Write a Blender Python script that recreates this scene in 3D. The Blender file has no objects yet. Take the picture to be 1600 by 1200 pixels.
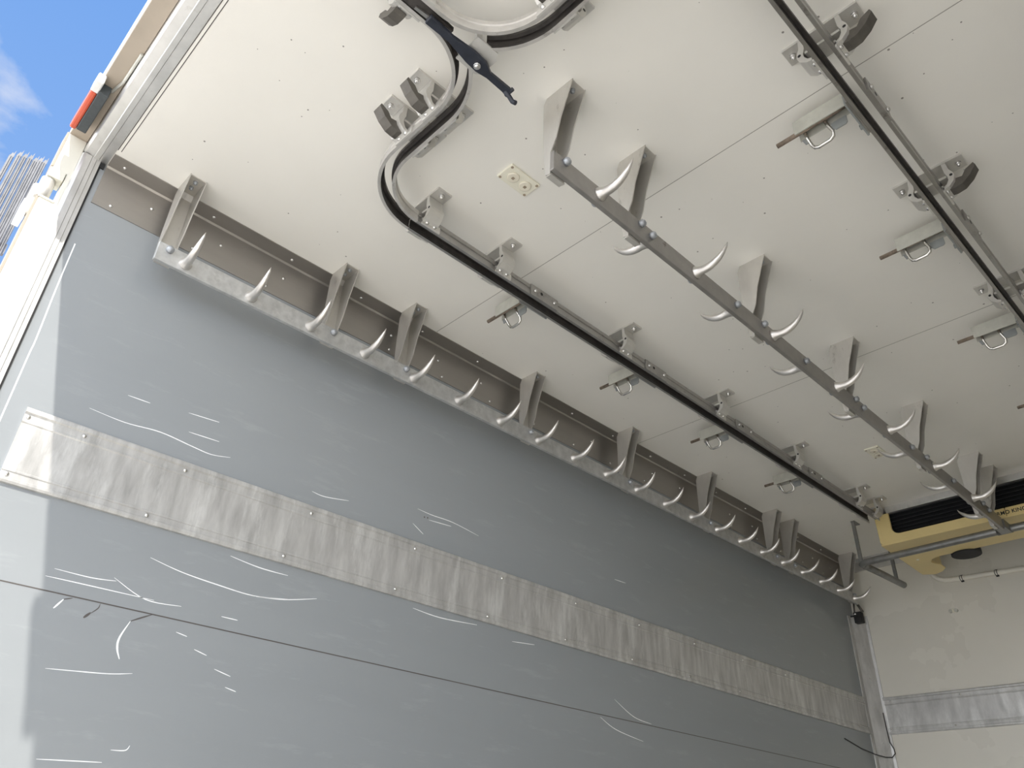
import bpy, math, random
from mathutils import Vector, Matrix
random.seed(7)
D = bpy.data
SC = bpy.context.scene
COL = SC.collection

# ------------------------------------------------------------------ camera
cam_d = D.cameras.new('camera'); cam = D.objects.new('camera', cam_d); COL.objects.link(cam)
RX = (0.6958209, 0.7173574, 0.03509467)      # image right in room axes
RD = (-0.35993771, 0.39058261, -0.84728393)  # image down
RF = (-0.62151277, 0.57692597, 0.52997953)   # viewing direction
cam.matrix_world = Matrix(((RX[0], -RD[0], -RF[0], 2.28), (RX[1], -RD[1], -RF[1], 0.0),
                           (RX[2], -RD[2], -RF[2], 0.45), (0, 0, 0, 1)))
cam_d.sensor_width = 36.0; cam_d.lens = 1216.65 / 1600 * 36.0
cam_d.clip_start = 0.02; cam_d.clip_end = 300
SC.camera = cam

# ------------------------------------------------------------------ light
SUN_ENERGY = 4.6
SKY_STRENGTH = 1.0
sd = D.lights.new('sun', 'SUN'); sd.energy = SUN_ENERGY; sd.angle = math.radians(0.53); sd.color = (1.0, 0.95, 0.87)
sun = D.objects.new('sun', sd); COL.objects.link(sun)
sun.rotation_euler = Vector((-1, 0.337, -1.237)).to_track_quat('-Z', 'Y').to_euler()
sun.location = (12, -4, 14)

w = D.worlds.new('sky'); SC.world = w; w.use_nodes = True
nt = w.node_tree; nt.nodes.clear()
def wn(t, **k):
    n = nt.nodes.new(t)
    for a, b in k.items(): setattr(n, a, b)
    return n
tc = wn('ShaderNodeTexCoord'); mp = wn('ShaderNodeMapping'); mp.inputs['Location'].default_value = (0.35, 0.1, 0.0); mp.inputs['Scale'].default_value = (1.0, 1.0, 1.7)
no = wn('ShaderNodeTexNoise'); no.inputs['Scale'].default_value = 4.2; no.inputs['Detail'].default_value = 7; no.inputs['Roughness'].default_value = 0.55; no.inputs['Distortion'].default_value = 0.3
cr = wn('ShaderNodeValToRGB'); cr.color_ramp.elements[0].position = 0.46; cr.color_ramp.elements[1].position = 0.64
sx = wn('ShaderNodeSeparateXYZ'); gr = wn('ShaderNodeValToRGB')
gr.color_ramp.elements[0].position = 0.02; gr.color_ramp.elements[0].color = (0.42, 0.62, 0.96, 1)
gr.color_ramp.elements[1].position = 1.0; gr.color_ramp.elements[1].color = (0.125, 0.335, 0.83, 1)
mx = wn('ShaderNodeMix', data_type='RGBA'); mx.inputs[7].default_value = (0.86, 0.88, 0.95, 1)
# added sky fill low on the horizon and behind the vehicle, brightens the interior
SKY_FILL = 4.2
def wm(op, a, b):
    n = wn('ShaderNodeMath', operation=op)
    for i, x in enumerate((a, b)):
        if isinstance(x, (int, float)): n.inputs[i].default_value = x
        else: nt.links.new(x, n.inputs[i])
    return n.outputs[0]
hz = wm('MAXIMUM', wm('SUBTRACT', 1.0, wm('DIVIDE', sx.outputs['Z'], 0.42)), 0.0)
hy_ = wm('MULTIPLY', wm('MAXIMUM', wm('SUBTRACT', wm('MULTIPLY', sx.outputs['Y'], -1.0), 0.2), 0.0), 1.3)
hf = wm('MINIMUM', wm('ADD', hz, hy_), 1.0)
hm = wn('ShaderNodeMix', data_type='RGBA'); hm.inputs[7].default_value = (SKY_FILL * 0.97, SKY_FILL, SKY_FILL * 1.06, 1)
nt.links.new(hf, hm.inputs[0])
bg = wn('ShaderNodeBackground'); bg.inputs['Strength'].default_value = SKY_STRENGTH
out = wn('ShaderNodeOutputWorld')
L = nt.links.new
L(tc.outputs['Generated'], mp.inputs['Vector']); L(mp.outputs[0], no.inputs['Vector']); L(no.outputs['Fac'], cr.inputs[0])
L(tc.outputs['Generated'], sx.inputs[0]); L(sx.outputs['Z'], gr.inputs[0])
L(cr.outputs[0], mx.inputs[0]); L(gr.outputs[0], mx.inputs[6]); L(mx.outputs[2], hm.inputs[6]); L(hm.outputs[2], bg.inputs[0]); L(bg.outputs[0], out.inputs[0])

SC.view_settings.view_transform = 'Standard'; SC.view_settings.look = 'None'
SC.view_settings.exposure = 0.0; SC.view_settings.gamma = 1.0; SC.view_settings.use_curve_mapping = False
try:
    SC.cycles.max_bounces = 14; SC.cycles.diffuse_bounces = 8; SC.cycles.glossy_bounces = 6
    SC.cycles.use_denoising = True
except Exception: pass

# ------------------------------------------------------------------ materials
def material(name, col, rough=0.5, metal=0.0, var=0.08, vscale=6.0, stretch=(1, 1, 1), bump=0.0, bscale=40.0,
             spec=0.5, dirt=None, dirt_lo=0.55, dirt_hi=0.75, dirt_scale=5.0, rvar=0.1, specks=None):
    m = D.materials.new(name); m.use_nodes = True
    t = m.node_tree; b = t.nodes['Principled BSDF']; lk = t.links.new
    b.inputs['Metallic'].default_value = metal; b.inputs['Specular IOR Level'].default_value = spec
    c = t.nodes.new('ShaderNodeTexCoord'); mpn = t.nodes.new('ShaderNodeMapping'); mpn.inputs['Scale'].default_value = stretch
    geo = t.nodes.new('ShaderNodeNewGeometry')
    lk(geo.outputs['Position'], mpn.inputs['Vector'])
    n = t.nodes.new('ShaderNodeTexNoise'); n.inputs['Scale'].default_value = vscale; n.inputs['Detail'].default_value = 5; n.inputs['Roughness'].default_value = 0.6
    lk(mpn.outputs[0], n.inputs['Vector'])
    r = t.nodes.new('ShaderNodeValToRGB')
    r.color_ramp.elements[0].position = 0.3; r.color_ramp.elements[1].position = 0.7
    r.color_ramp.elements[0].color = tuple(max(0, x * (1 - var)) for x in col) + (1,)
    r.color_ramp.elements[1].color = tuple(min(1, x * (1 + var)) for x in col) + (1,)
    lk(n.outputs['Fac'], r.inputs[0]); last = r.outputs[0]
    if dirt:
        n2 = t.nodes.new('ShaderNodeTexNoise'); n2.inputs['Scale'].default_value = dirt_scale; n2.inputs['Detail'].default_value = 9; n2.inputs['Roughness'].default_value = 0.7
        lk(mpn.outputs[0], n2.inputs['Vector'])
        r2 = t.nodes.new('ShaderNodeValToRGB'); r2.color_ramp.elements[0].position = dirt_lo; r2.color_ramp.elements[1].position = dirt_hi
        lk(n2.outputs['Fac'], r2.inputs[0])
        mix = t.nodes.new('ShaderNodeMix'); mix.data_type = 'RGBA'; mix.inputs[7].default_value = tuple(dirt) + (1,)
        lk(r2.outputs[0], mix.inputs[0]); lk(last, mix.inputs[6]); last = mix.outputs[2]
    if specks:
        v = t.nodes.new('ShaderNodeTexVoronoi'); v.inputs['Scale'].default_value = specks[0]; v.inputs['Randomness'].default_value = 1
        lk(geo.outputs['Position'], v.inputs['Vector'])
        n3 = t.nodes.new('ShaderNodeTexNoise'); n3.inputs['Scale'].default_value = 2.3; n3.inputs['Detail'].default_value = 3
        lk(geo.outputs['Position'], n3.inputs['Vector'])
        sepc = t.nodes.new('ShaderNodeSeparateColor'); lk(v.outputs['Color'], sepc.inputs[0])
        ms = t.nodes.new('ShaderNodeMath'); ms.operation = 'MULTIPLY'; ms.inputs[1].default_value = specks[1]; lk(sepc.outputs[0], ms.inputs[0])
        mn = t.nodes.new('ShaderNodeMath'); mn.operation = 'MULTIPLY'; lk(ms.outputs[0], mn.inputs[0]); lk(n3.outputs['Fac'], mn.inputs[1])
        lt = t.nodes.new('ShaderNodeMath'); lt.operation = 'LESS_THAN'; lk(v.outputs['Distance'], lt.inputs[0]); lk(mn.outputs[0], lt.inputs[1])
        gt = t.nodes.new('ShaderNodeMath'); gt.operation = 'GREATER_THAN'; gt.inputs[1].default_value = specks[3]; lk(sepc.outputs[1], gt.inputs[0])
        mu = t.nodes.new('ShaderNodeMath'); mu.operation = 'MULTIPLY'; lk(lt.outputs[0], mu.inputs[0]); lk(gt.outputs[0], mu.inputs[1])
        mf = t.nodes.new('ShaderNodeMath'); mf.operation = 'MULTIPLY'; mf.inputs[1].default_value = 0.75; lk(mu.outputs[0], mf.inputs[0])
        mix = t.nodes.new('ShaderNodeMix'); mix.data_type = 'RGBA'; mix.inputs[7].default_value = tuple(specks[2]) + (1,)
        lk(mf.outputs[0], mix.inputs[0]); lk(last, mix.inputs[6]); last = mix.outputs[2]
    lk(last, b.inputs['Base Color'])
    rr = t.nodes.new('ShaderNodeMapRange'); rr.inputs['To Min'].default_value = max(0.02, rough - rvar); rr.inputs['To Max'].default_value = min(1, rough + rvar)
    lk(n.outputs['Fac'], rr.inputs['Value']); lk(rr.outputs[0], b.inputs['Roughness'])
    if bump:
        nb = t.nodes.new('ShaderNodeTexNoise'); nb.inputs['Scale'].default_value = bscale; nb.inputs['Detail'].default_value = 3
        lk(mpn.outputs[0], nb.inputs['Vector'])
        bp = t.nodes.new('ShaderNodeBump'); bp.inputs['Strength'].default_value = bump; bp.inputs['Distance'].default_value = 0.004
        lk(nb.outputs['Fac'], bp.inputs['Height']); lk(bp.outputs[0], b.inputs['Normal'])
    return m

M = {}
M['ceiling'] = material('ceiling_gelcoat', (0.87, 0.85, 0.795), 0.38, var=0.03, vscale=1.3, spec=0.35, bump=0.06, bscale=2.5,
                        specks=(22.0, 0.16, (0.12, 0.10, 0.085), 0.45))
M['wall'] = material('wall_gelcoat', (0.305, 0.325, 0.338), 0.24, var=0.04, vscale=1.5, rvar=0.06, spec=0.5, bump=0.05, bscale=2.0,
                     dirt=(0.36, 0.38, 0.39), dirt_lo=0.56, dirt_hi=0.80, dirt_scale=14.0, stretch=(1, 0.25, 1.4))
M['wall_front'] = material('front_gelcoat', (0.76, 0.735, 0.66), 0.28, var=0.03, vscale=1.2, rvar=0.06, spec=0.5)
M['scratch'] = material('scratch_white', (0.90, 0.91, 0.92), 0.6, var=0.1, vscale=30)
M['joint'] = material('joint_dark', (0.10, 0.09, 0.085), 0.8)
M['seam'] = material('ceiling_seam', (0.36, 0.345, 0.31), 0.7)
M['floor'] = material('floor_aluminium', (0.88, 0.84, 0.77), 0.28, metal=0.95, var=0.12, vscale=9, bump=0.2, bscale=60)
M['ground'] = material('concrete_yard', (0.72, 0.675, 0.60), 0.9, var=0.12, vscale=2.0, bump=0.2, bscale=30)
M['stainless'] = material('stainless_sheet', (0.40, 0.38, 0.355), 0.42, metal=0.85, var=0.08, vscale=7, stretch=(1, 0.2, 1), rvar=0.08)
M['strip'] = material('scuffed_aluminium', (0.52, 0.515, 0.50), 0.42, metal=0.35, var=0.22, vscale=16, stretch=(1, 1.6, 0.35),
                      dirt=(0.78, 0.78, 0.76), dirt_lo=0.52, dirt_hi=0.75, dirt_scale=9, rvar=0.15)
M['alu'] = material('mill_aluminium', (0.66, 0.655, 0.64), 0.38, metal=0.8, var=0.10, vscale=12, dirt=(0.36, 0.34, 0.31), dirt_lo=0.60, dirt_hi=0.85, dirt_scale=11)
M['cast_alu'] = material('cast_aluminium', (0.66, 0.645, 0.61), 0.42, metal=0.55, var=0.08, vscale=14, dirt=(0.36, 0.32, 0.28), dirt_lo=0.62, dirt_hi=0.85, dirt_scale=18)
M['rail_alu'] = material('worn_rail_aluminium', (0.60, 0.58, 0.55), 0.40, metal=0.6, var=0.12, vscale=15, dirt=(0.25, 0.22, 0.19), dirt_lo=0.58, dirt_hi=0.8, dirt_scale=22)
M['rail_straight'] = material('dull_rail_aluminium', (0.40, 0.39, 0.375), 0.36, metal=0.85, var=0.10, vscale=15, dirt=(0.17, 0.155, 0.14), dirt_lo=0.56, dirt_hi=0.8, dirt_scale=22)
M['grease'] = material('greasy_track', (0.065, 0.058, 0.054), 0.45, metal=0.3, var=0.4, vscale=30, rvar=0.15)
M['bracket'] = material('bracket_steel', (0.60, 0.58, 0.54), 0.42, metal=0.6, var=0.10, vscale=10, stretch=(1, 1, 0.4),
                        dirt=(0.26, 0.235, 0.21), dirt_lo=0.60, dirt_hi=0.78, dirt_scale=24)
M['galv'] = material('galvanised_bar', (0.56, 0.565, 0.56), 0.45, metal=0.6, var=0.16, vscale=26, dirt=(0.70, 0.70, 0.69), dirt_lo=0.55, dirt_hi=0.75, dirt_scale=18)
M['bar'] = material('grey_bar', (0.36, 0.345, 0.325), 0.45, metal=0.7, var=0.10, vscale=18, dirt=(0.13, 0.10, 0.085), dirt_lo=0.66, dirt_hi=0.72, dirt_scale=14)
M['hook'] = material('polished_hook', (0.74, 0.715, 0.68), 0.40, metal=0.85, var=0.08, vscale=30, dirt=(0.22, 0.15, 0.11), dirt_lo=0.70, dirt_hi=0.76, dirt_scale=30)
M['bolt'] = material('zinc_bolt', (0.40, 0.42, 0.445), 0.42, metal=0.6, var=0.1, vscale=40)
M['bright_bolt'] = material('bright_bolt', (0.72, 0.71, 0.69), 0.25, metal=0.9, var=0.05)
M['zinc'] = material('zinc_plated', (0.60, 0.60, 0.545), 0.40, metal=0.45, var=0.10, vscale=20)
M['zinc_dark'] = material('zinc_plated_dull', (0.34, 0.36, 0.355), 0.5, metal=0.4, var=0.12, vscale=20)
M['rust'] = material('rusty_pin', (0.30, 0.24, 0.19), 0.55, metal=0.5, var=0.35, vscale=60)
M['chrome'] = material('bright_rod', (0.72, 0.70, 0.66), 0.22, metal=0.95, var=0.06)
M['lever'] = material('dark_lever', (0.13, 0.12, 0.105), 0.5, metal=0.5, var=0.2, vscale=30)
M['black'] = material('black_lever', (0.022, 0.026, 0.038), 0.42, var=0.3, vscale=25, spec=0.5)
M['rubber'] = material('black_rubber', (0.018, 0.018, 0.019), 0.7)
M['darkrubber'] = material('grey_rubber', (0.065, 0.075, 0.08), 0.7, var=0.2, vscale=60)
M['cream'] = material('cream_plastic', (0.86, 0.83, 0.70), 0.4, var=0.03)
M['lens'] = material('lamp_lens', (0.84, 0.79, 0.66), 0.2, var=0.03)
M['led'] = material('lamp_chip', (0.35, 0.28, 0.2), 0.4)
M['unit'] = material('yellowed_cover', (0.80, 0.64, 0.30), 0.38, var=0.05, vscale=3)
M['core'] = material('dark_core', (0.010, 0.011, 0.013), 0.6)
M['slat'] = material('dark_slat', (0.022, 0.022, 0.026), 0.5)
M['tube'] = material('galvanised_tube', (0.27, 0.27, 0.26), 0.42, metal=0.7, var=0.22, vscale=18)
M['hose'] = material('cream_hose', (0.86, 0.83, 0.74), 0.45)
M['paint'] = material('white_paint', (0.74, 0.72, 0.63), 0.45, var=0.03, vscale=4, dirt=(0.72, 0.58, 0.36), dirt_lo=0.66, dirt_hi=0.85, dirt_scale=4)
M['beige'] = material('beige_paint', (0.42, 0.36, 0.29), 0.5, var=0.06, vscale=8, dirt=(0.35, 0.29, 0.23), dirt_lo=0.66, dirt_hi=0.8, dirt_scale=20)
M['palings'] = material('galvanised_palings', (0.20, 0.20, 0.205), 0.5, metal=0.4, var=0.2, vscale=14)
M['red'] = material('red_lens', (0.62, 0.10, 0.05), 0.2, var=0.1)
M['white_plastic'] = material('white_plastic', (0.85, 0.84, 0.82), 0.4)
M['roofskin'] = material('white_roof', (0.8, 0.8, 0.79), 0.5)
M['ink'] = material('black_ink', (0.02, 0.02, 0.02), 0.5)

# ------------------------------------------------------------------ mesh helpers
class MB:
    def __init__(s): s.v = []; s.f = []; s.sm = []; s.mi = []
    def add(s, vs, fs, smooth=False, mi=0):
        o = len(s.v); s.v += [tuple(p) for p in vs]
        for f in fs: s.f.append([i + o for i in f]); s.sm.append(smooth); s.mi.append(mi)
        return s
    def box(s, x0, x1, y0, y1, z0, z1, mi=0):
        v = [(x, y, z) for z in (z0, z1) for y in (y0, y1) for x in (x0, x1)]
        return s.add(v, [(0, 2, 3, 1), (4, 5, 7, 6), (0, 1, 5, 4), (2, 6, 7, 3), (0, 4, 6, 2), (1, 3, 7, 5)], mi=mi)
    def prism(s, poly, axis, a0, a1, mi=0):
        def P(p, a):
            if axis == 'y': return (p[0], a, p[1])
            if axis == 'x': return (a, p[0], p[1])
            return (p[0], p[1], a)
        n = len(poly); v = [P(p, a0) for p in poly] + [P(p, a1) for p in poly]
        f = [list(range(n))[::-1], list(range(n, 2 * n))] + [(i, (i + 1) % n, n + (i + 1) % n, n + i) for i in range(n)]
        return s.add(v, f, mi=mi)
    def ribbon(s, pts, axis, a0, a1, th, inward):
        # a bent sheet: follow pts in 2-D, thickness th towards +inward side, extruded on axis
        off = []
        for i, p in enumerate(pts):
            a = Vector(pts[max(i - 1, 0)]); b = Vector(pts[min(i + 1, len(pts) - 1)]); d = (b - a).normalized()
            nrm = Vector((-d.y, d.x)) * inward
            off.append((p[0] + nrm.x * th, p[1] + nrm.y * th))
        return s.prism(list(pts) + off[::-1], axis, a0, a1)
    def tube(s, pts, rad, n=10, cap=True, mi=0):
        P = [Vector(p) for p in pts]
        if not isinstance(rad, (list, tuple)): rad = [rad] * len(P)
        t0 = (P[1] - P[0]).normalized(); u = t0.orthogonal().normalized(); vs = []; fs = []
        for i, p in enumerate(P):
            t = (P[min(i + 1, len(P) - 1)] - P[max(i - 1, 0)]).normalized()
            u = (u - t * u.dot(t)).normalized(); w_ = t.cross(u)
            for k in range(n):
                a = 2 * math.pi * k / n
                vs.append(p + (u * math.cos(a) + w_ * math.sin(a)) * rad[i])
        for i in range(len(P) - 1):
            for k in range(n): fs.append((i * n + k, i * n + (k + 1) % n, (i + 1) * n + (k + 1) % n, (i + 1) * n + k))
        s.add(vs, fs, True, mi)
        if cap:
            s.add([vs[k] for k in range(n)], [tuple(range(n))[::-1]], False, mi)
            s.add([vs[(len(P) - 1) * n + k] for k in range(n)], [tuple(range(n))], False, mi)
        return s
    def cyl(s, p0, p1, r, n=14, mi=0): return s.tube([p0, p1], r, n, True, mi)
    def dome(s, c, d, r, h, n=12, rings=4, mi=0):
        c = Vector(c); d = Vector(d).normalized(); pts = []; rr = []
        for i in range(rings + 1):
            a = math.pi / 2 * i / rings
            pts.append(c + d * h * math.sin(a)); rr.append(max(r * math.cos(a), 1e-5))
        return s.tube(pts, rr, n, False, mi)
    def sweep(s, sec, path, z, side, dark=(), t0=0):
        # sec: (t,z) ring; path: [(x,y)]; offset to the path's right times side
        n = len(sec); vs = []
        for i, p in enumerate(path):
            a = Vector(path[max(i - 1, 0)]); b = Vector(path[min(i + 1, len(path) - 1)]); d = (b - a).normalized()
            nr = Vector((d.y, -d.x)) * side
            for (t, zz) in sec: vs.append((p[0] + nr.x * t, p[1] + nr.y * t, z + zz))
        for i in range(len(path) - 1):
            for k in range(n):
                q = (i * n + k, i * n + (k + 1) % n, (i + 1) * n + (k + 1) % n, (i + 1) * n + k)
                s.add([vs[j] for j in q], [(0, 1, 2, 3)], False, 1 if k in dark else 0)
        s.add(vs[:n], [tuple(range(n))]); s.add(vs[-n:], [tuple(range(n))[::-1]])
        return s
    def mesh(s, name, mats, org=(0, 0, 0)):
        me = D.meshes.new(name)
        me.from_pydata([(v[0] - org[0], v[1] - org[1], v[2] - org[2]) for v in s.v], [], s.f)
        for m in (mats if isinstance(mats, (list, tuple)) else [mats]): me.materials.append(m)
        me.polygons.foreach_set('use_smooth', s.sm); me.polygons.foreach_set('material_index', s.mi)
        import bmesh
        bm = bmesh.new(); bm.from_mesh(me); bmesh.ops.remove_doubles(bm, verts=bm.verts, dist=1e-6)
        bmesh.ops.recalc_face_normals(bm, faces=bm.faces); bm.to_mesh(me); bm.free()
        me.update(); return me

WL = {}
def put(name, me, parent=None, loc=(0, 0, 0), bevel=0.0, rot=0.0):
    """object at world location loc (before rotation of the parent) under parent"""
    o = D.objects.new(name, me); COL.objects.link(o)
    pw = WL[parent.name] if parent else Vector((0, 0, 0))
    o.location = Vector(loc) - pw; WL[o.name] = Vector(loc)
    if rot: o.rotation_euler = (0, 0, rot)
    if parent: o.parent = parent
    if bevel:
        b = o.modifiers.new('bevel', 'BEVEL'); b.width = bevel; b.segments = 2; b.limit_method = 'ANGLE'; b.angle_limit = math.radians(40)
    return o
def obj(name, mb, mats, parent=None, bevel=0.0, org=None):
    if org is None: org = WL[parent.name] if parent else Vector((0, 0, 0))
    return put(name, mb.mesh(name, mats, org), parent, org, bevel)
def tag(o, label, cat, group=None):
    o['label'] = label; o['category'] = cat
    if group: o['group'] = group
    return o
def thing(name, label, cat, loc, group=None):
    o = D.objects.new(name, None); COL.objects.link(o); o.empty_display_size = 0.05
    o.location = loc; WL[o.name] = Vector(loc)
    return tag(o, label, cat, group)
def struct(name, mb, mats, bevel=0.0, org=(0, 0, 0)):
    o = obj(name, mb, mats, None, bevel, Vector(org)); o['kind'] = 'structure'; return o

XW, XR, YF, ZC = -0.077, 2.553, 5.60, 2.45     # left wall, right wall, front wall, ceiling

# ------------------------------------------------------------------ the box body
struct('ground', MB().box(-40, 40, -40, 40, -1.35, -1.15), M['ground'])
struct('floor', MB().box(XW - 0.06, XR + 0.06, 0.115, YF + 0.06, -0.12, 0.0), M['floor'])
wl = MB().box(XW - 0.06, XW, 0.236, YF + 0.06, 0.0, ZC + 0.1)
def mark(mb, pts, wd, mi, taper=True, x=XW + 0.0004):
    P = [Vector(p) for p in pts]; fine = []
    for i in range(len(P) - 1):
        p0 = P[max(i - 1, 0)]; p1 = P[i]; p2 = P[i + 1]; p3 = P[min(i + 2, len(P) - 1)]
        for k in range(6):
            t = k / 6
            fine.append(0.5 * ((2 * p1) + (p2 - p0) * t + (2 * p0 - 5 * p1 + 4 * p2 - p3) * t * t + (3 * p1 - p0 - 3 * p2 + p3) * t ** 3))
    fine.append(P[-1]); n = len(fine); a = []; b = []
    for i, p in enumerate(fine):
        d = (fine[min(i + 1, n - 1)] - fine[max(i - 1, 0)]).normalized(); q = Vector((-d.y, d.x))
        h = wd / 2 * ((0.25 + 0.75 * math.sin(math.pi * (i + 0.3) / n)) if taper else 1)
        a.append((x, *(p + q * h))); b.append((x, *(p - q * h)))
    mb.add(a + b, [(i, i + 1, n + i + 1, n + i) for i in range(n - 1)], False, mi)
SCR = {'a1': [(0.761, 1.197), (0.861, 1.179), (0.98, 1.169), (1.105, 1.164), (1.224, 1.181)], 'a2': [(0.999, 1.267), (1.103, 1.256), (1.208, 1.256)],
       'a3': [(0.583, 0.852), (0.649, 0.857), (0.741, 0.865), (0.802, 0.876)], 'a4': [(0.68, 1.116), (0.78, 1.077), (0.887, 1.081)],
       'a5': [(0.509, 1.078), (0.602, 1.079), (0.805, 1.08)], 'a6': [(0.524, 1.102), (0.62, 1.101), (0.688, 1.108)],
       'a7': [(0.891, 1.007), (0.926, 1.001)], 'a8': [(0.956, 0.97), (0.998, 0.96)], 'a9': [(1.03, 0.927), (1.085, 0.915)],
       'a10': [(1.075, 0.883), (1.112, 0.876)], 'a11': [(1.015, 1.079), (1.069, 1.079)], 'a12': [(0.801, 0.683), (0.838, 0.686), (0.847, 0.699)],
       'a13': [(0.631, 0.644), (0.788, 0.652)], 'b1': [(0.466, 1.581), (0.573, 1.576), (0.681, 1.586), (0.789, 1.577), (0.856, 1.573), (0.921, 1.586)],
       'b2': [(0.766, 1.621), (0.871, 1.626)], 'b3': [(0.749, 1.685), (0.854, 1.693)], 'b4': [(0.556, 1.666), (0.626, 1.668)],
       'c1': [(1.238, 1.571), (1.292, 1.568), (1.392, 1.585)], 'c2': [(1.706, 1.654), (1.78, 1.65), (1.889, 1.652), (2.032, 1.636)],
       'c3': [(1.732, 1.266), (1.864, 1.259), (2.052, 1.271)], 'c4': [(1.69, 1.588), (1.746, 1.559)], 'c5': [(1.113, 1.163), (1.213, 1.177), (1.329, 1.207)],
       'c6': [(1.766, 1.625), (1.882, 1.633)], 'd1': [(2.791, 1.031), (2.897, 0.993), (3.088, 0.967)], 'd2': [(2.893, 1.118), (3.026, 1.063), (3.155, 1.049)],
       'd3': [(2.923, 1.674), (3.009, 1.676)], 'd4': [(2.247, 1.245), (2.378, 1.257)]}
for k, p in SCR.items(): mark(wl, p, 0.0035 if k in ('a1', 'b1', 'a2', 'c5', 'c3') else 0.0028, 1)
mark(wl, [(0.259, 2.10), (0.261, 1.92), (0.266, 1.73), (0.265, 1.66), (0.265, 1.35)], 0.004, 1, False)
mark(wl, [(0.571, 1.029), (0.554, 1.001)], 0.005, 1); mark(wl, [(0.592, 1.037), (0.571, 1.029)], 0.003, 2)
mark(wl, [(0.665, 1.038), (0.663, 1.025), (0.648, 1.008)], 0.003, 2); mark(wl, [(0.648, 1.010), (0.634, 0.993)], 0.007, 2)
mark(wl, [(0.811, 1.04), (0.785, 1.026), (0.757, 1.01)], 0.0045, 2); mark(wl, [(0.757, 1.01), (0.741, 0.962), (0.743, 0.933), (0.757, 0.906)], 0.006, 1)
for q in ((1.743, 1.63), (1.759, 1.632)): mark(wl, [(q[0] - 0.003, q[1]), (q[0] + 0.003, q[1])], 0.006, 2, False)
mark(wl, [(0.24, 1.041), (5.53, 1.041)], 0.0035, 2, False)
struct('wall_left', wl, [M['wall'], M['scratch'], M['joint']])
struct('wall_right', MB().box(XR, XR + 0.06, 0.236, YF + 0.06, 0.0, ZC + 0.1), M['wall_front'])
struct('wall_front', MB().box(XW, XR, YF, YF + 0.06, 0.0, ZC), M['wall_front'])
ce = MB().box(XW, XR, 0.25, YF + 0.06, ZC, ZC + 0.10)
for ys in (1.65, 3.07):
    ce.box(XW + 0.08, XR - 0.08, ys - 0.0014, ys + 0.0014, ZC - 0.0004, ZC, 1)
ce.box(XW + 0.1, XR - 0.1, 0.262, 0.2645, ZC - 0.0004, ZC, 2); ce.box(XW + 0.1, XR - 0.1, 0.251, 0.2535, ZC - 0.0004, ZC, 2)
struct('ceiling', ce, [M['ceiling'], M['seam'], M['joint']])

# header across the opening, jambs, outer frame and roof edge
hd = MB().prism([(0.172, 2.462), (0.178, 2.452), (0.205, 2.449), (0.207, 2.447), (0.222, 2.447), (0.224, 2.449), (0.250, 2.449), (0.250, 2.60), (0.172, 2.60)], 'x', XW - 0.06, XR + 0.06)
struct('trim_1', hd, M['alu'])
jp = [(-0.06, 0.171), (0.002, 0.171), (0.009, 0.175), (0.012, 0.183), (0.012, 0.201), (0.010, 0.203), (0.010, 0.216), (0.007, 0.218), (0.007, 0.230), (-0.06, 0.230)]
struct('trim_2', MB().prism([(XW + a, b) for a, b in jp], 'z', 0.0, 2.449), M['alu'])
struct('trim_3', MB().prism([(XR - a, b) for a, b in jp], 'z', 0.0, 2.449), M['alu'])
struct('trim_4', MB().box(XW - 0.02, XW + 0.003, 0.230, 0.236, 0.0, 2.449).box(XW - 0.02, XW + 0.006, 0.229, 0.247, 2.425, 2.447), M['rubber'])
fr = MB().box(XW - 0.06, XW, 0.114, 0.171, -0.12, 2.212).box(XW - 0.06, XW, 0.158, 0.171, 2.212, 2.337).box(XW - 0.06, XW, 0.114, 0.171, 2.337, 2.50)
fr.box(XW - 0.062, XW + 0.004, 0.112, 0.160, 2.205, 2.213)
struct('trim_5', fr, M['paint'], 0.002)
struct('trim_6', MB().box(XR, XR + 0.06, 0.114, 0.171, -0.12, 2.50), M['paint'], 0.002)
struct('trim_7', MB().box(XW - 0.06, XW + 0.001, 0.108, 0.114, -0.12, 2.205).box(XW - 0.06, XW + 0.001, 0.108, 0.114, 2.342, 2.50), M['beige'])
struct('trim_8', MB().box(XW - 0.06, XR + 0.06, 0.115, 0.171, 2.50, 2.60), M['beige'], 0.002)
struct('roof', MB().box(XW - 0.06, XR + 0.06, 0.115, YF + 0.06, 2.60, 2.64), M['roofskin'])

rivet_me = MB().dome((0, 0, 0), (0, 0, 1), 0.0065, 0.0045, 10, 3).mesh('rivet', M['bright_bolt'])
def rivet(parent, loc, d, name='rivet', me=None, s=1.0):
    o = put(name, me or rivet_me, parent, loc)
    o.rotation_euler = Vector(d).to_track_quat('Z', 'Y').to_euler(); o.scale = (s, s, s)
    return o

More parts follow.
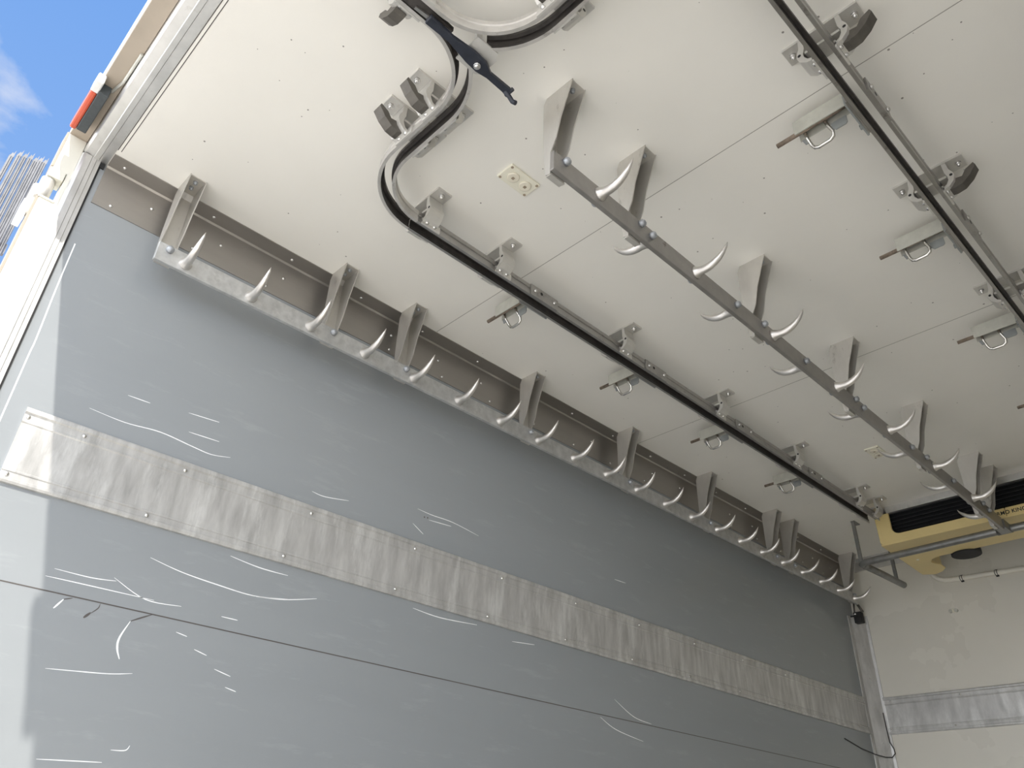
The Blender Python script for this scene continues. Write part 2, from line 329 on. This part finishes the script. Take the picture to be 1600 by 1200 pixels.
# stainless cove angle along the left wall and the ceiling
cv = MB().box(XW, 0.0, 0.252, YF, ZC - 0.003, ZC).box(XW, XW + 0.003, 0.252, YF, 2.278, ZC - 0.003)
cv.prism([(XW + 0.003, ZC - 0.003), (XW + 0.009, ZC - 0.003), (XW + 0.003, ZC - 0.009)], 'y', 0.252, YF)
cove = struct('trim_9', cv, M['stainless'])
for i in range(17):
    rivet(cove, (-0.040, 0.30 + 0.163 * i * 2 if i % 1 == 0 else 0, ZC - 0.003), (0, 0, -1))
for i in range(20):
    rivet(cove, (XW + 0.003, 0.43 + 0.26 * i, 2.372), (1, 0, 0))
    if i < 19: rivet(cove, (XW + 0.003, 0.31 + 0.29 * i, 2.300), (1, 0, 0))
struct('trim_10', MB().box(0.0, XR, YF - 0.004, YF, 2.378, ZC - 0.004).box(0.0, XR, YF - 0.075, YF, ZC - 0.004, ZC).box(0.0, XR, YF - 0.009, YF - 0.004, 2.378, 2.384), M['alu'])
struct('trim_11', MB().box(XR - 0.003, XR, 0.252, YF, 2.278, ZC - 0.003).box(XR - 0.08, XR, 0.252, YF, ZC - 0.003, ZC), M['stainless'])

# protection strips
SP = [(0, 1.289), (0.008, 1.290), (0.011, 1.296), (0.011, 1.303), (0.006, 1.306), (0.005, 1.322), (0.0075, 1.324), (0.0075, 1.328), (0.005, 1.331),
      (0.005, 1.468), (0.0075, 1.471), (0.0075, 1.475), (0.005, 1.478), (0.005, 1.498), (0.010, 1.502), (0.010, 1.512), (0.007, 1.517), (0, 1.517)]
ks = struct('trim_12', MB().prism([(XW + a, b) for a, b in SP], 'y', 0.314, 5.53), M['strip'])
for i in range(12): rivet(ks, (XW + 0.005, 0.326 + 0.462 * i if i else 0.326, 1.489), (1, 0, 0), 'screw', None, 1.0)
rivet(ks, (XW + 0.005, 0.479, 1.489), (1, 0, 0), 'screw')
for i in range(12): rivet(ks, (XW + 0.006, 0.714 + 0.463 * i if i < 11 else 0.33, 1.314), (1, 0, 0), 'screw')
kf = struct('trim_13', MB().prism([(YF - a, b) for a, b in SP], 'x', 0.012, XR), M['strip'])
for i in range(6):
    rivet(kf, (0.06 + 0.44 * i, YF - 0.005, 1.489), (0, -1, 0), 'screw', None, 0.9); rivet(kf, (0.03 + 0.2 * i * 2, YF - 0.006, 1.314), (0, -1, 0), 'screw', None, 0.9)
struct('trim_14', MB().prism([(XR - a, b) for a, b in SP], 'y', 0.314, 5.53), M['strip'])
# corner post
cpm = MB().prism([(XW, 5.500), (XW + 0.006, 5.500), (XW + 0.010, 5.535), (0.004, YF - 0.010), (0.022, YF - 0.006), (0.022, YF), (XW, YF)], 'z', 0.0, 2.06)
cp = struct('trim_15', cpm, M['strip'], 0.001)
for z in (1.86, 1.64, 1.45, 1.24, 1.02): rivet(cp, (-0.030, 5.562, z), (0.65, -0.76, 0), 'screw', None, 0.8)

# ------------------------------------------------------------------ hook rails
HB_L = [(0.010, 0.0), (-0.003, -0.025), (-0.002, -0.21), (0.008, -0.33)]
HB_POLY = HB_L + [(0.027, -0.336), (0.0275, -0.25), (0.049, -0.205), (0.067, -0.13), (0.115, 0.0)]
def hook_bracket_mesh(sx):
    S = lambda P: [(a * sx, b) for a, b in P]
    mb = MB().prism(S(HB_POLY), 'y', 0.0, 0.0035).prism(S(HB_POLY), 'y', 0.0565, 0.060)
    mb.ribbon(S(HB_L), 'y', 0.0035, 0.0565, 0.0035, 1)
    mb.box(0.011 * sx, 0.112 * sx, 0.0035, 0.0565, -0.004, 0.0)
    mb.box(0.009 * sx, 0.027 * sx, 0.0035, 0.0565, -0.336, -0.332)
    mb.box(0.0235 * sx, 0.027 * sx, 0.0035, 0.0565, -0.332, -0.262)
    return mb.mesh('bracket', M['bracket'])
mount_bolt = MB().cyl((0, 0, 0), (0, 0, -0.007), 0.0085, 6).dome((0, 0, -0.007), (0, 0, -1), 0.006, 0.005).mesh('bolt', M['bolt'])
bar_bolt = MB().cyl((0, 0, 0), (0.010, 0, 0), 0.0125, 14).dome((0.010, 0, 0), (1, 0, 0), 0.0125, 0.009).mesh('bolt', M['bolt'])
hp = [(-0.001, 0), (0.005, 0), (0.013, -0.0005), (0.024, -0.002), (0.040, -0.0035), (0.056, -0.002), (0.074, 0.004), (0.092, 0.014), (0.108, 0.028), (0.121, 0.043), (0.129, 0.058)]
hr = [0.0225, 0.0220, 0.0180, 0.0150, 0.0140, 0.0134, 0.0124, 0.0106, 0.0080, 0.0048, 0.0008]
hook_me = MB().tube([(a, 0, b) for a, b in hp], hr, 14).mesh('hook', M['hook'])

def hook_rail(name, label, group_loc, xref, sx, ys, bar, bar_mat, hooks, bolts, mirror=False):
    t = thing(name, label, 'hook rail', group_loc)
    obj('bar', MB().box(*bar), bar_mat, t, 0.002)
    bme = hook_bracket_mesh(sx)
    for y in ys:
        b = put('bracket', bme, t, (xref, y, ZC))
        if mirror: b.scale = (-1, 1, 1)
        for xx in (0.088, 0.052):
            put('bolt', mount_bolt, b, (xref + (-xx if mirror else xx) * sx, y + 0.030, ZC - 0.004))
    for (x, y, z, dirn) in hooks:
        h = put('hook', hook_me, t, (x, y, z)); h.rotation_euler = (random.uniform(-0.05, 0.05), 0, (0 if dirn > 0 else math.pi) + random.uniform(-0.04, 0.04))
    for (x, y, z, dirn) in bolts:
        h = put('bolt', bar_bolt, t, (x, y, z)); h.rotation_euler = (0, 0, 0 if dirn > 0 else math.pi)
    return t
YS = [1.107, 1.455, 2.178, 2.903, 3.627, 4.350, 4.572]
# beside the left wall
hy = [0.564 + 0.2424 * i for i in range(19)] + [5.17, 5.405]
wy = [0.471, 1.112, 1.458, 2.178, 2.900, 3.625, 4.349, 4.567, 5.375]
hook_rail('hook_rail', 'galvanised hook rail along the left wall with a single row of hooks', (0.0, 0.466, ZC), -0.006, 0.95, wy,
          (0.0215, 0.0365, 0.466, 5.46, 2.106, 2.180), M['galv'], [(0.0365, y, 2.138, 1) for y in hy],
          [(0.0365, y + 0.033, 2.160, 1) for y in wy])
# centre of the ceiling, hooks to both sides
cy = [1.303 + 0.4915 * i for i in range(7)]; ly = [1.548 + 0.4865 * i for i in range(7)]
hook_rail('hook_rail', 'dull grey hook rail hanging mid-ceiling with hooks on both sides', (1.2, 1.105, ZC), 1.181, 1.0, YS,
          (1.2095, 1.2245, 1.105, 4.690, 2.122, 2.196), M['bar'], [(1.2245, y, 2.163, 1) for y in cy] + [(1.2095, y, 2.148, -1) for y in ly],
          [(1.2245, y + 0.046, 2.180, 1) for y in YS[:6]] + [(1.2245, y + 0.006, 2.166, 1) for y in ly] + [(1.2095, y + 0.006, 2.150, -1) for y in cy]
          + [(1.2095, 1.130, 2.150, -1)])
# mirrored rail beside the right wall (one hook tip reaches into the photo)
hook_rail('hook_rail', 'hook rail along the right wall, only one hook tip in view top right', (2.47, 0.466, ZC), 2.482, 0.95, wy,
          (2.4395, 2.4545, 0.466, 5.46, 2.106, 2.180), M['galv'], [(2.4395, y, 2.138, -1) for y in [0.63 + 0.2424 * i for i in range(20)]],
          [(2.4395, y + 0.033, 2.160, -1) for y in wy], mirror=True)

# ------------------------------------------------------------------ overhead trolley rails
XL, XRR, ZR = 0.565, 1.886, 2.330
SEC = [(0.029, 0), (0.029, 0.020), (0.0255, 0.022), (0.0255, 0.030), (0.029, 0.032), (0.029, 0.046), (0.026, 0.052), (0.012, 0.052), (0.012, 0.040),
       (0.0215, 0.038), (0.0215, 0.012), (0.0185, 0.006), (0.0185, 0)]
DARK = (7, 8, 9, 10, 11)
BR_LEG = [(0.047, -0.010), (0.060, -0.010), (0.0625, -0.040), (0.071, -0.058), (0.073, -0.072), (0.067, -0.092), (0.050, -0.108), (0.030, -0.112),
          (0.030, -0.104), (0.045, -0.097), (0.053, -0.082), (0.054, -0.068), (0.048, -0.050)]
bm_ = MB().box(-0.109, 0.109, 0, 0.060, -0.009, 0.0)
for s_ in (1, -1): bm_.prism([(a * s_, b) for a, b in BR_LEG], 'y', 0.0, 0.060)
bm_.box(-0.050, 0.050, 0.004, 0.056, -0.067, -0.058)
for s_ in (1, -1):
    bm_.cyl((0.0645 * s_, -0.0006, -0.067), (0.0645 * s_, 0.001, -0.067), 0.005, 10, 1)  # black disc drawn as the dark inside of a hole
    bm_.box(min(0.0292 * s_, 0.0345 * s_), max(0.0292 * s_, 0.0345 * s_), 0.0, 0.078, -0.121, -0.094)
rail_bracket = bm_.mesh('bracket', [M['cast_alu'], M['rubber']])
acorn = MB().cyl((0, 0, 0), (0, 0, -0.008), 0.010, 6).dome((0, 0, -0.008), (0, 0, -1), 0.0075, 0.008).mesh('bolt', M['bright_bolt'])
side_bolt = MB().cyl((0, 0, 0), (0.004, 0, 0), 0.0075, 10).dome((0.004, 0, 0), (1, 0, 0), 0.0075, 0.005).mesh('bolt', M['bright_bolt'])
lever_me = MB().prism([(0.068, -0.078), (0.090, -0.082), (0.104, -0.062), (0.130, -0.050), (0.134, -0.062), (0.112, -0.090), (0.085, -0.110), (0.060, -0.114), (0.046, -0.112), (0.060, -0.100)], 'y', 0.012, 0.046).mesh('stop_lever', M['lever'])
def rail_bracket_at(t, x, y, rot=0.0, lever=0):
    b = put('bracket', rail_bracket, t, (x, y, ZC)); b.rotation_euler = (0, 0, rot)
    def child(me, p, rz=0.0, nm='bolt', sc=None):
        o = D.objects.new(nm, me); COL.objects.link(o); o.parent = b; o.location = p; o.rotation_euler = (0, 0, rz)
        if sc: o.scale = sc
    for s_ in (1, -1):
        child(acorn, (0.090 * s_, 0.030, -0.009))
        for yy in (0.020, 0.052): child(side_bolt, (0.0345 * s_, yy, -0.108), 0 if s_ > 0 else math.pi)
    if lever: child(lever_me, (0, 0, 0) if lever > 0 else (0, 0.058, 0), 0 if lever > 0 else math.pi, 'stop_lever')
    return b
def arc(cx, cy, r, a0, a1, n=18): return [(cx + r * math.cos(math.radians(a0 + (a1 - a0) * i / n)), cy + r * math.sin(math.radians(a0 + (a1 - a0) * i / n))) for i in range(n + 1)]
XJ, RC, YT = 1.215, 0.218, 0.873
splice = MB().box(0.0292, 0.0345, 0.0, 0.150, -0.121, -0.071)
splice.cyl((0.0338, 0.058, -0.090), (0.0351, 0.058, -0.090), 0.007, 10, 1)  # hole in the plate: its dark inside is a black disc
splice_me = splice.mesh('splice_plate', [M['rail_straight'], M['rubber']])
def trolley_rail(label, x, flip, lever):
    # flip=+1: branch to the left rail, -1: branch to the right rail
    t = thing('trolley_rail', label, 'rail', (x, 1.10, ZR))
    curve = [(XJ, 0.30), (XJ, 0.42), (XJ, 0.55)] + arc(XJ - flip * RC, YT - RC, RC, 0 if flip > 0 else 180, 90)[0:]
    e = x + flip * RC
    curve += [(XJ - flip * RC - flip * (XJ - flip * RC - e) * flip * k / 4, YT) for k in (1, 2, 3)]
    curve += arc(e, YT + RC, RC, 270, 180 if flip > 0 else 360)
    straight = [(x, YT + RC + 0.002), (x, 4.62)]
    # path runs from the door inwards; its right-hand side is -x first for flip>0
    inner = [p for p in curve]
    k0 = next(i for i, p in enumerate(curve) if p[1] > YT - RC + RC * math.sin(math.radians(36)))
    outer_side, frog_side = (-1, 1) if flip > 0 else (1, -1)
    # outer profile is continuous, the one at the frog starts inside the curve
    def prof(path, side, mats): return MB().sweep(SEC, path, ZR, side, DARK), mats
    cm = [M['rail_alu'], M['grease']]; sm_ = [M['rail_straight'], M['grease']]
    obj('curved_profile', MB().sweep(SEC, curve, ZR, outer_side, DARK), cm, t)
    obj('curved_profile', MB().sweep(SEC, curve[k0:], ZR, frog_side, DARK), cm, t)
    obj('straight_profile', MB().sweep(SEC, straight, ZR, 1, DARK), sm_, t)
    obj('straight_profile', MB().sweep(SEC, straight, ZR, -1, DARK), sm_, t)
    for y in YS: rail_bracket_at(t, x, y, 0, lever)
    for y in (1.640, 2.355, 3.075, 3.800):
        for s_ in (1, -1):
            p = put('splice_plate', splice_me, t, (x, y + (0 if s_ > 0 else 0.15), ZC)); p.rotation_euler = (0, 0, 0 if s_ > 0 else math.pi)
            for yy in (0.022, 0.128):
                o = D.objects.new('bolt', side_bolt); COL.objects.link(o); o.parent = p; o.location = (0.0345, yy, -0.096)
    return t
tl = trolley_rail('double trolley rail left of the centre, ending in the S-shaped bend', XL, 1, 0)
rail_bracket_at(tl, 0.805, YT, -math.pi / 2, 1); rail_bracket_at(tl, 0.936, YT, -math.pi / 2, 1)
tr = trolley_rail('double trolley rail at the right edge, joined by the wide curve at the top', XRR, -1, 1)
rail_bracket_at(tr, 1.490, YT, math.pi / 2, -1)
rail_bracket_at(tr, XJ, 0.555, 0, -1)

# points lever at the junction
sw = thing('points_lever', 'black switching lever with a bright pivot bolt where the two curved rails meet', 'lever', (1.206, 0.814, 2.32))
LV = [(1.200, 0.64), (1.226, 0.64), (1.222, 0.72), (1.229, 0.79), (1.226, 0.835), (1.211, 0.865), (1.212, 0.940), (1.190, 0.945), (1.192, 0.865), (1.186, 0.83), (1.189, 0.79), (1.202, 0.72)]
obj('arm', MB().prism(LV, 'z', 2.312, 2.326), M['black'], sw, 0.002)
obj('tongue', MB().prism([(1.192, 0.40), (1.238, 0.40), (1.232, 0.60), (1.224, 0.715), (1.206, 0.715), (1.198, 0.60)], 'z', 2.334, 2.350), M['grease'], sw)
obj('tip_guide', MB().prism([(1.203, 0.60), (1.211, 0.60), (1.221, 0.712), (1.206, 0.714)], 'z', 2.327, 2.334), M['rail_straight'], sw)
obj('pivot_bolt', MB().cyl((1.206, 0.818, 2.312), (1.206, 0.818, 2.304), 0.010, 12).dome((1.206, 0.818, 2.304), (0, 0, -1), 0.007, 0.004), M['bright_bolt'], sw)
obj('end_hook', MB().tube([(1.196, 0.930, 2.316), (1.195, 0.950, 2.312), (1.196, 0.962, 2.300), (1.204, 0.968, 2.292)], 0.007, 10).cyl((1.186, 0.944, 2.319), (1.216, 0.944, 2.319), 0.006), M['black'], sw)
obj('mount_ear', MB().prism([(1.170, 0.77), (1.262, 0.77), (1.262, 0.842), (1.242, 0.856), (1.180, 0.852), (1.170, 0.84)], 'z', 2.328, 2.334).box(1.206, 1.216, 0.80, 0.82, 2.334, 2.445), M['cast_alu'], sw)

# ------------------------------------------------------------------ spring latches along the rails
lat = {}
hs = MB().box(-0.172, -0.012, -0.020, -0.0165, -0.093, -0.040).box(-0.172, -0.012, -0.0165, 0.020, -0.0435, -0.040).box(-0.172, -0.012, 0.0165, 0.020, -0.093, -0.0435)
lat['housing'] = hs.mesh('housing', M['zinc'])
lat['pin'] = MB().cyl((-0.238, 0, -0.074), (-0.020, 0, -0.074), 0.0075, 12).mesh('pin', M['rust'])
lp = [(-0.150, 0.002, -0.074), (-0.150, 0.010, -0.100), (-0.146, 0.022, -0.122), (-0.140, 0.024, -0.134), (-0.128, 0.024, -0.140), (-0.092, 0.022, -0.140), (-0.080, 0.020, -0.134), (-0.076, 0.016, -0.120), (-0.084, 0.008, -0.098), (-0.088, 0.002, -0.074)]
lat['handle'] = MB().tube(lp, 0.0055, 10).mesh('handle', M['chrome'])
lat['tab'] = MB().prism([(-0.076, -0.090), (-0.030, -0.090), (-0.030, -0.118), (-0.036, -0.124), (-0.066, -0.124), (-0.076, -0.112)], 'y', 0.0165, 0.020).mesh('tab', M['zinc_dark'])
lat['gusset'] = MB().prism([(-0.168, -0.090), (-0.148, -0.090), (-0.150, -0.114), (-0.160, -0.114)], 'y', 0.0165, 0.020).mesh('gusset', M['zinc_dark'])
lat['fixing_plate'] = MB().box(-0.012, -0.0065, -0.040, 0.110, -0.118, -0.078).cyl((-0.012, 0.085, -0.098), (-0.020, 0.085, -0.098), 0.008, 8).mesh('fixing_plate', M['zinc_dark'])

place = ['nearest the opening', 'second in from the opening', 'third in from the opening', 'furthest in']
for xr, side in ((XL, 'left trolley rail'), (XRR, 'right trolley rail')):
    for i, y in enumerate((1.690, 2.405, 3.130, 3.855)):
        o = thing('spring_latch', 'zinc spring latch with wire handle on the %s, %s' % (side, place[i]), 'latch', (xr - 0.029, y, ZC), 'spring latches on the trolley rails')
        for nm, me in lat.items():
            c = D.objects.new(nm, me); COL.objects.link(c); c.parent = o
            if nm == 'handle': c.rotation_euler = (0, 0, 0); c.rotation_euler[0] = random.uniform(-0.12, 0.12)

# ------------------------------------------------------------------ ceiling lamps
def lamp(x, y, label):
    t = thing('ceiling_light', label, 'lamp', (x, y, ZC), 'twin ceiling lamp plates')
    obj('plate', MB().box(x - 0.038, x + 0.038, y - 0.067, y + 0.067, ZC - 0.008, ZC), M['cream'], t, 0.003)
    for dy in (-0.026, 0.030):
        l = obj('lens', MB().tube([(x, y + dy, ZC - 0.008), (x, y + dy, ZC - 0.0115), (x, y + dy, ZC - 0.0128), (x, y + dy, ZC - 0.0129), (x, y + dy, ZC - 0.0130)], [0.0225, 0.0215, 0.0195, 0.018, 0.017], 24, True), M['lens'], t)
        obj('chip', MB().box(x - 0.005, x + 0.005, y + dy - 0.005, y + dy + 0.005, ZC - 0.0145, ZC - 0.0130), M['led'], l, 0, WL[t.name])
    for sx_ in (-0.030, 0.030):
        for sy_ in (-0.058, 0.058):
            obj('screw', MB().cyl((x + sx_, y + sy_, ZC - 0.0075), (x + sx_, y + sy_, ZC - 0.0092), 0.005, 10), M['led'], t)
lamp(0.895, 1.277, 'cream twin lamp plate on the ceiling beside the S-bend, nearest the opening')
lamp(0.896, 4.000, 'cream twin lamp plate near the front wall, partly behind a hook')

# ------------------------------------------------------------------ refrigeration unit
u = thing('refrigeration_unit', 'yellowed cream evaporator unit with a black grille on the front wall', 'refrigeration unit', (1.236, 5.10, ZC))
UX0, UX1, UY = 0.525, 1.950, 4.765
def rr(cx, cz, r, a0, a1, n=6): return [(cx + r * math.cos(math.radians(a0 + (a1 - a0) * i / n)), cz + r * math.sin(math.radians(a0 + (a1 - a0) * i / n))) for i in range(n + 1)]
gx0, gx1, gz0 = 0.613, 1.863, 2.272
half_l = [(UX0, 2.412), (UX0 + 0.004, 2.235), (UX0 + 0.02, 2.218), (1.236, 2.218), (1.236, gz0)] + rr(gx0 + 0.045, gz0 + 0.045, 0.045, 270, 180) + [(gx0, 2.412)]
cov = MB().prism(half_l, 'y', UY, UY + 0.02)
cov.prism([(2 * 1.236 - a + (UX1 + UX0 - 2 * 1.236), b) if False else (UX0 + UX1 - a, b) for a, b in half_l], 'y', UY, UY + 0.02)
bot = [(UX0 + 0.006, UY), (UX1 - 0.006, UY), (UX1 - 0.006, 5.155), (1.30, 5.150), (0.735, 5.155)] + [(0.735 + 0.09 * math.cos(math.radians(a)) , 5.245 + 0.09 * math.sin(math.radians(a))) for a in (250, 225, 200, 180, 160, 135)] + [(0.668, 5.400), (0.630, 5.455), (0.575, 5.485), (0.505, 5.440)]
cov.prism(bot, 'z', 2.214, 2.224)
cov.box(UX0, UX0 + 0.012, UY + 0.02, 5.44, 2.224, 2.445).box(UX1 - 0.012, UX1, UY + 0.02, 5.44, 2.224, 2.445)
cov.box(0.640, 0.652, 5.18, 5.40, 2.224, 2.30)
obj('cover', cov, M['unit'], u, 0.004)
obj('core', MB().box(UX0 + 0.02, UX1 - 0.02, UY + 0.075, 5.14, 2.236, 2.445), M['core'], u)
obj('back_panel', MB().box(gx0 - 0.03, gx1 + 0.03, UY + 0.066, UY + 0.072, 2.236, 2.44), M['core'], u)
for i in range(6):
    z = 2.288 + 0.024 * i
    obj('grille_slat', MB().prism([(UY + 0.022, z), (UY + 0.024, z - 0.002), (UY + 0.062, z + 0.012), (UY + 0.060, z + 0.014)], 'x', gx0 - 0.02, gx1 + 0.02), M['slat'], u)
obj('top_rail', MB().box(0.605, 1.93, UY - 0.006, UY + 0.022, 2.409, ZC - 0.0005), M['alu'], u, 0.001)
obj('fan', MB().cyl((0.865, 5.205, 2.235), (0.865, 5.205, 2.205), 0.085, 24).cyl((0.865, 5.205, 2.235), (0.865, 5.205, 2.33), 0.03, 12).box(0.84, 0.89, 5.12, 5.205, 2.26, 2.28), M['rubber'], u)
obj('fan', MB().cyl((1.42, 5.205, 2.235), (1.42, 5.205, 2.205), 0.085, 24).cyl((1.42, 5.205, 2.235), (1.42, 5.205, 2.33), 0.03, 12).box(1.395, 1.445, 5.12, 5.205, 2.26, 2.28), M['rubber'], u)
obj('screw_cap', MB().dome((0.600, 5.13, 2.214), (0, 0, -1), 0.010, 0.005), M['cream'], u)
fc = D.curves.new('lettering', 'FONT'); fc.body = 'THERMO KING'; fc.size = 0.030; fc.extrude = 0.0006; fc.space_character = 1.06; fc.offset = 0.0006
fo = D.objects.new('lettering', fc); COL.objects.link(fo)
bpy.context.view_layer.update()
me = D.meshes.new_from_object(fo.evaluated_get(bpy.context.evaluated_depsgraph_get())); D.objects.remove(fo)
me.materials.clear(); me.materials.append(M['ink'])
wd = max(v.co.x for v in me.vertices)
lt = put('lettering', me, u, (1.137, UY - 0.0008, 2.2335)); lt.rotation_euler = (math.pi / 2, 0, 0); lt.scale = (0.203 / wd, 1, 1)

# drain hose on the front wall
ho = thing('drain_hose', 'cream drain hose running along the front wall below the evaporator unit', 'hose', (0.7, YF - 0.02, 2.19))
obj('pipe', MB().tube([(0.505, YF - 0.06, 2.30), (0.512, YF - 0.03, 2.262), (0.528, YF - 0.022, 2.235), (0.552, YF - 0.018, 2.212), (0.585, YF - 0.016, 2.198), (0.625, YF - 0.016, 2.192), (0.70, YF - 0.016, 2.189), (0.90, YF - 0.016, 2.181), (1.10, YF - 0.016, 2.172), (1.60, YF - 0.016, 2.155)], 0.0155, 12), M['hose'], ho)
for x, z in ((0.690, 2.189), (0.900, 2.181), (1.12, 2.1715)):
    obj('clip', MB().tube([(x - 0.007, YF - 0.016, z), (x - 0.003, YF - 0.016, z)], 0.0165, 12).tube([(x + 0.006, YF - 0.016, z), (x + 0.010, YF - 0.016, z)], 0.0165, 12).box(x - 0.007, x + 0.010, YF - 0.010, YF - 0.0005, z - 0.022, z + 0.022), M['rubber'], ho)
k = thing('wall_grommet', 'small grey twin-headed fitting on the bare front wall', 'fitting', (0.587, YF, 1.995))
obj('body', MB().box(0.572, 0.602, YF - 0.012, YF, 1.985, 2.006), M['cream'], k, 0.003)
for x in (0.571, 0.604): obj('cap', MB().cyl((x, YF, 1.9955), (x, YF - 0.014, 1.9955), 0.012, 14), M['zinc'], k)

# tube guard in front of the unit
g = thing('guard_frame', 'grey steel tube guard hanging below the evaporator unit', 'guard', (0.36, 4.83, ZC))
obj('front_tube', MB().tube([(0.372, 4.905, 2.160), (0.362, 4.870, 2.160), (0.362, 4.845, 2.160), (0.380, 4.826, 2.160), (0.42, 4.820, 2.160), (1.236, 4.795, 2.160), (2.05, 4.80, 2.160)], 0.021, 14), M['tube'], g)
obj('side_tube', MB().tube([(0.364, 4.86, 2.158), (0.378, 5.10, 2.158), (0.388, 5.395, 2.158)], 0.021, 14).dome((0.388, 5.395, 2.158), (0.03, 1, 0), 0.021, 0.008), M['tube'], g)
for (x, y) in ((0.357, 4.850), (0.372, 5.335), (2.05, 4.80)):
    h = obj('hanger', MB().box(x - 0.011, x + 0.011, y - 0.006, y + 0.006, 2.165, ZC - 0.006), M['tube'], g, 0.001)
    obj('foot', MB().box(x - 0.012, x + 0.014, y - 0.010, y + 0.070, ZC - 0.006, ZC), M['tube'], h, 0, WL[g.name])
obj('sleeve', MB().tube([(1.16, 4.7973, 2.160), (1.235, 4.795, 2.160)], 0.0245, 14).box(1.180, 1.232, 4.690, 4.790, 2.135, 2.185), M['tube'], g)

# fitting and stray wire on the front left corner post
cf = thing('corner_catch', 'small black catch on top of the corner post below the hook rail end', 'catch', (0.0, 5.53, 2.07))
obj('body', MB().box(-0.035, 0.020, 5.505, 5.550, 2.00, 2.075).box(-0.055, 0.0, 5.495, 5.507, 2.042, 2.052), M['rubber'], cf, 0.004)
obj('spindle', MB().cyl((0.030, 5.52, 2.07), (0.005, 5.52, 2.125), 0.009, 10).cyl((-0.02, 5.50, 2.07), (-0.015, 5.505, 2.14), 0.006, 8), M['lever'], cf)
obj('bolt', MB().dome((-0.020, 5.505, 2.060), (0, -1, 0), 0.010, 0.008), M['bright_bolt'], cf)
tag(obj('wire', MB().tube([(0.010, 5.566, 1.42), (0.012, 5.566, 1.32), (0.014, 5.568, 1.24), (0.028, 5.578, 1.205), (0.030, 5.578, 1.175), (0.012, 5.565, 1.153), (-0.020, 5.545, 1.153), (-0.060, 5.49, 1.166), (-0.0735, 5.33, 1.185), (-0.0745, 5.12, 1.218)], 0.0032, 8), M['rubber'], None, 0, Vector((0, 5.5, 1.2))),
    'thin black stray wire curling across the foot of the corner post in the photo', 'wire')

# ------------------------------------------------------------------ outside: marker lights, hinge, palings
def marker(x0, label):
    t = thing('marker_light', label, 'marker light', (x0, 0.13, 2.50))
    obj('base', MB().box(x0, x0 + 0.205, 0.120, 0.150, 2.456, 2.500), M['darkrubber'], t, 0.003)
    obj('lens', MB().box(x0 - 0.01, x0 + 0.185, 0.100, 0.120, 2.458, 2.500), M['red'], t, 0.006)
    obj('end_cap', MB().box(x0 + 0.185, x0 + 0.240, 0.098, 0.122, 2.462, 2.500), M['white_plastic'], t, 0.004)
    obj('cable', MB().tube([(x0 + 0.20, 0.152, 2.490), (x0 + 0.26, 0.165, 2.494), (x0 + 0.40, 0.166, 2.494)], 0.005, 8), M['zinc'], t)
marker(0.005, 'red and white marker light at the top of the left door post')
marker(1.12, 'red marker light under the middle of the roof edge, above the picture')
h = thing('door_hinge', 'cream hinge block with a steel pin in the left door post', 'hinge', (-0.10, 0.125, 2.28))
obj('block', MB().box(XW - 0.058, XW + 0.003, 0.109, 0.156, 2.298, 2.336), M['paint'], h, 0.002)
obj('pin', MB().cyl((-0.100, 0.122, 2.214), (-0.100, 0.122, 2.298), 0.0215, 16), M['cast_alu'], h)
obj('knuckle', MB().cyl((-0.118, 0.105, 2.15), (-0.118, 0.105, 2.27), 0.016, 12).box(-0.16, -0.112, 0.085, 0.105, 2.12, 2.2), M['white_plastic'], h)
f = thing('palisade', 'row of galvanised steel palings with jagged tops outside beyond the door post', 'fence', (-1.0, 0.06, -1.15))
PT = [(-0.004, 3.040, 1), (0.020, 3.055, 0), (0.040, 3.068, 0), (0.060, 3.068, 0), (0.080, 3.075, 0), (0.097, 3.080, 0), (0.115, 3.090, 0)]
for i, (y, z, fl) in enumerate(PT):
    x = -1.0 + (0.010 if i % 2 else 0.0); wd = 0.0175
    prof = [(x, y), (x + 0.004, y + 0.003), (x + 0.004, y + wd * 0.4), (x + 0.0015, y + wd * 0.5), (x + 0.004, y + wd * 0.6), (x + 0.004, y + wd - 0.003), (x, y + wd), (x - 0.003, y + wd), (x - 0.003, y)]
    pm = MB().prism(prof, 'z', -1.15, z - 0.02)
    pm.prism([(y, z - 0.02), (y + wd, z - 0.02), (y + wd * 0.95, z + 0.022), (y + wd * 0.7, z - 0.002), (y + wd * 0.45, z + 0.004), (y + wd * 0.2, z - 0.012)], 'x', x - 0.002, x + 0.002)
    obj('paling', pm, M['palings'], f)
obj('cross_rail', MB().box(-1.03, -1.008, -0.02, 0.14, 2.55, 2.60).box(-1.03, -1.008, -0.02, 0.14, 0.2, 0.25), M['palings'], f)
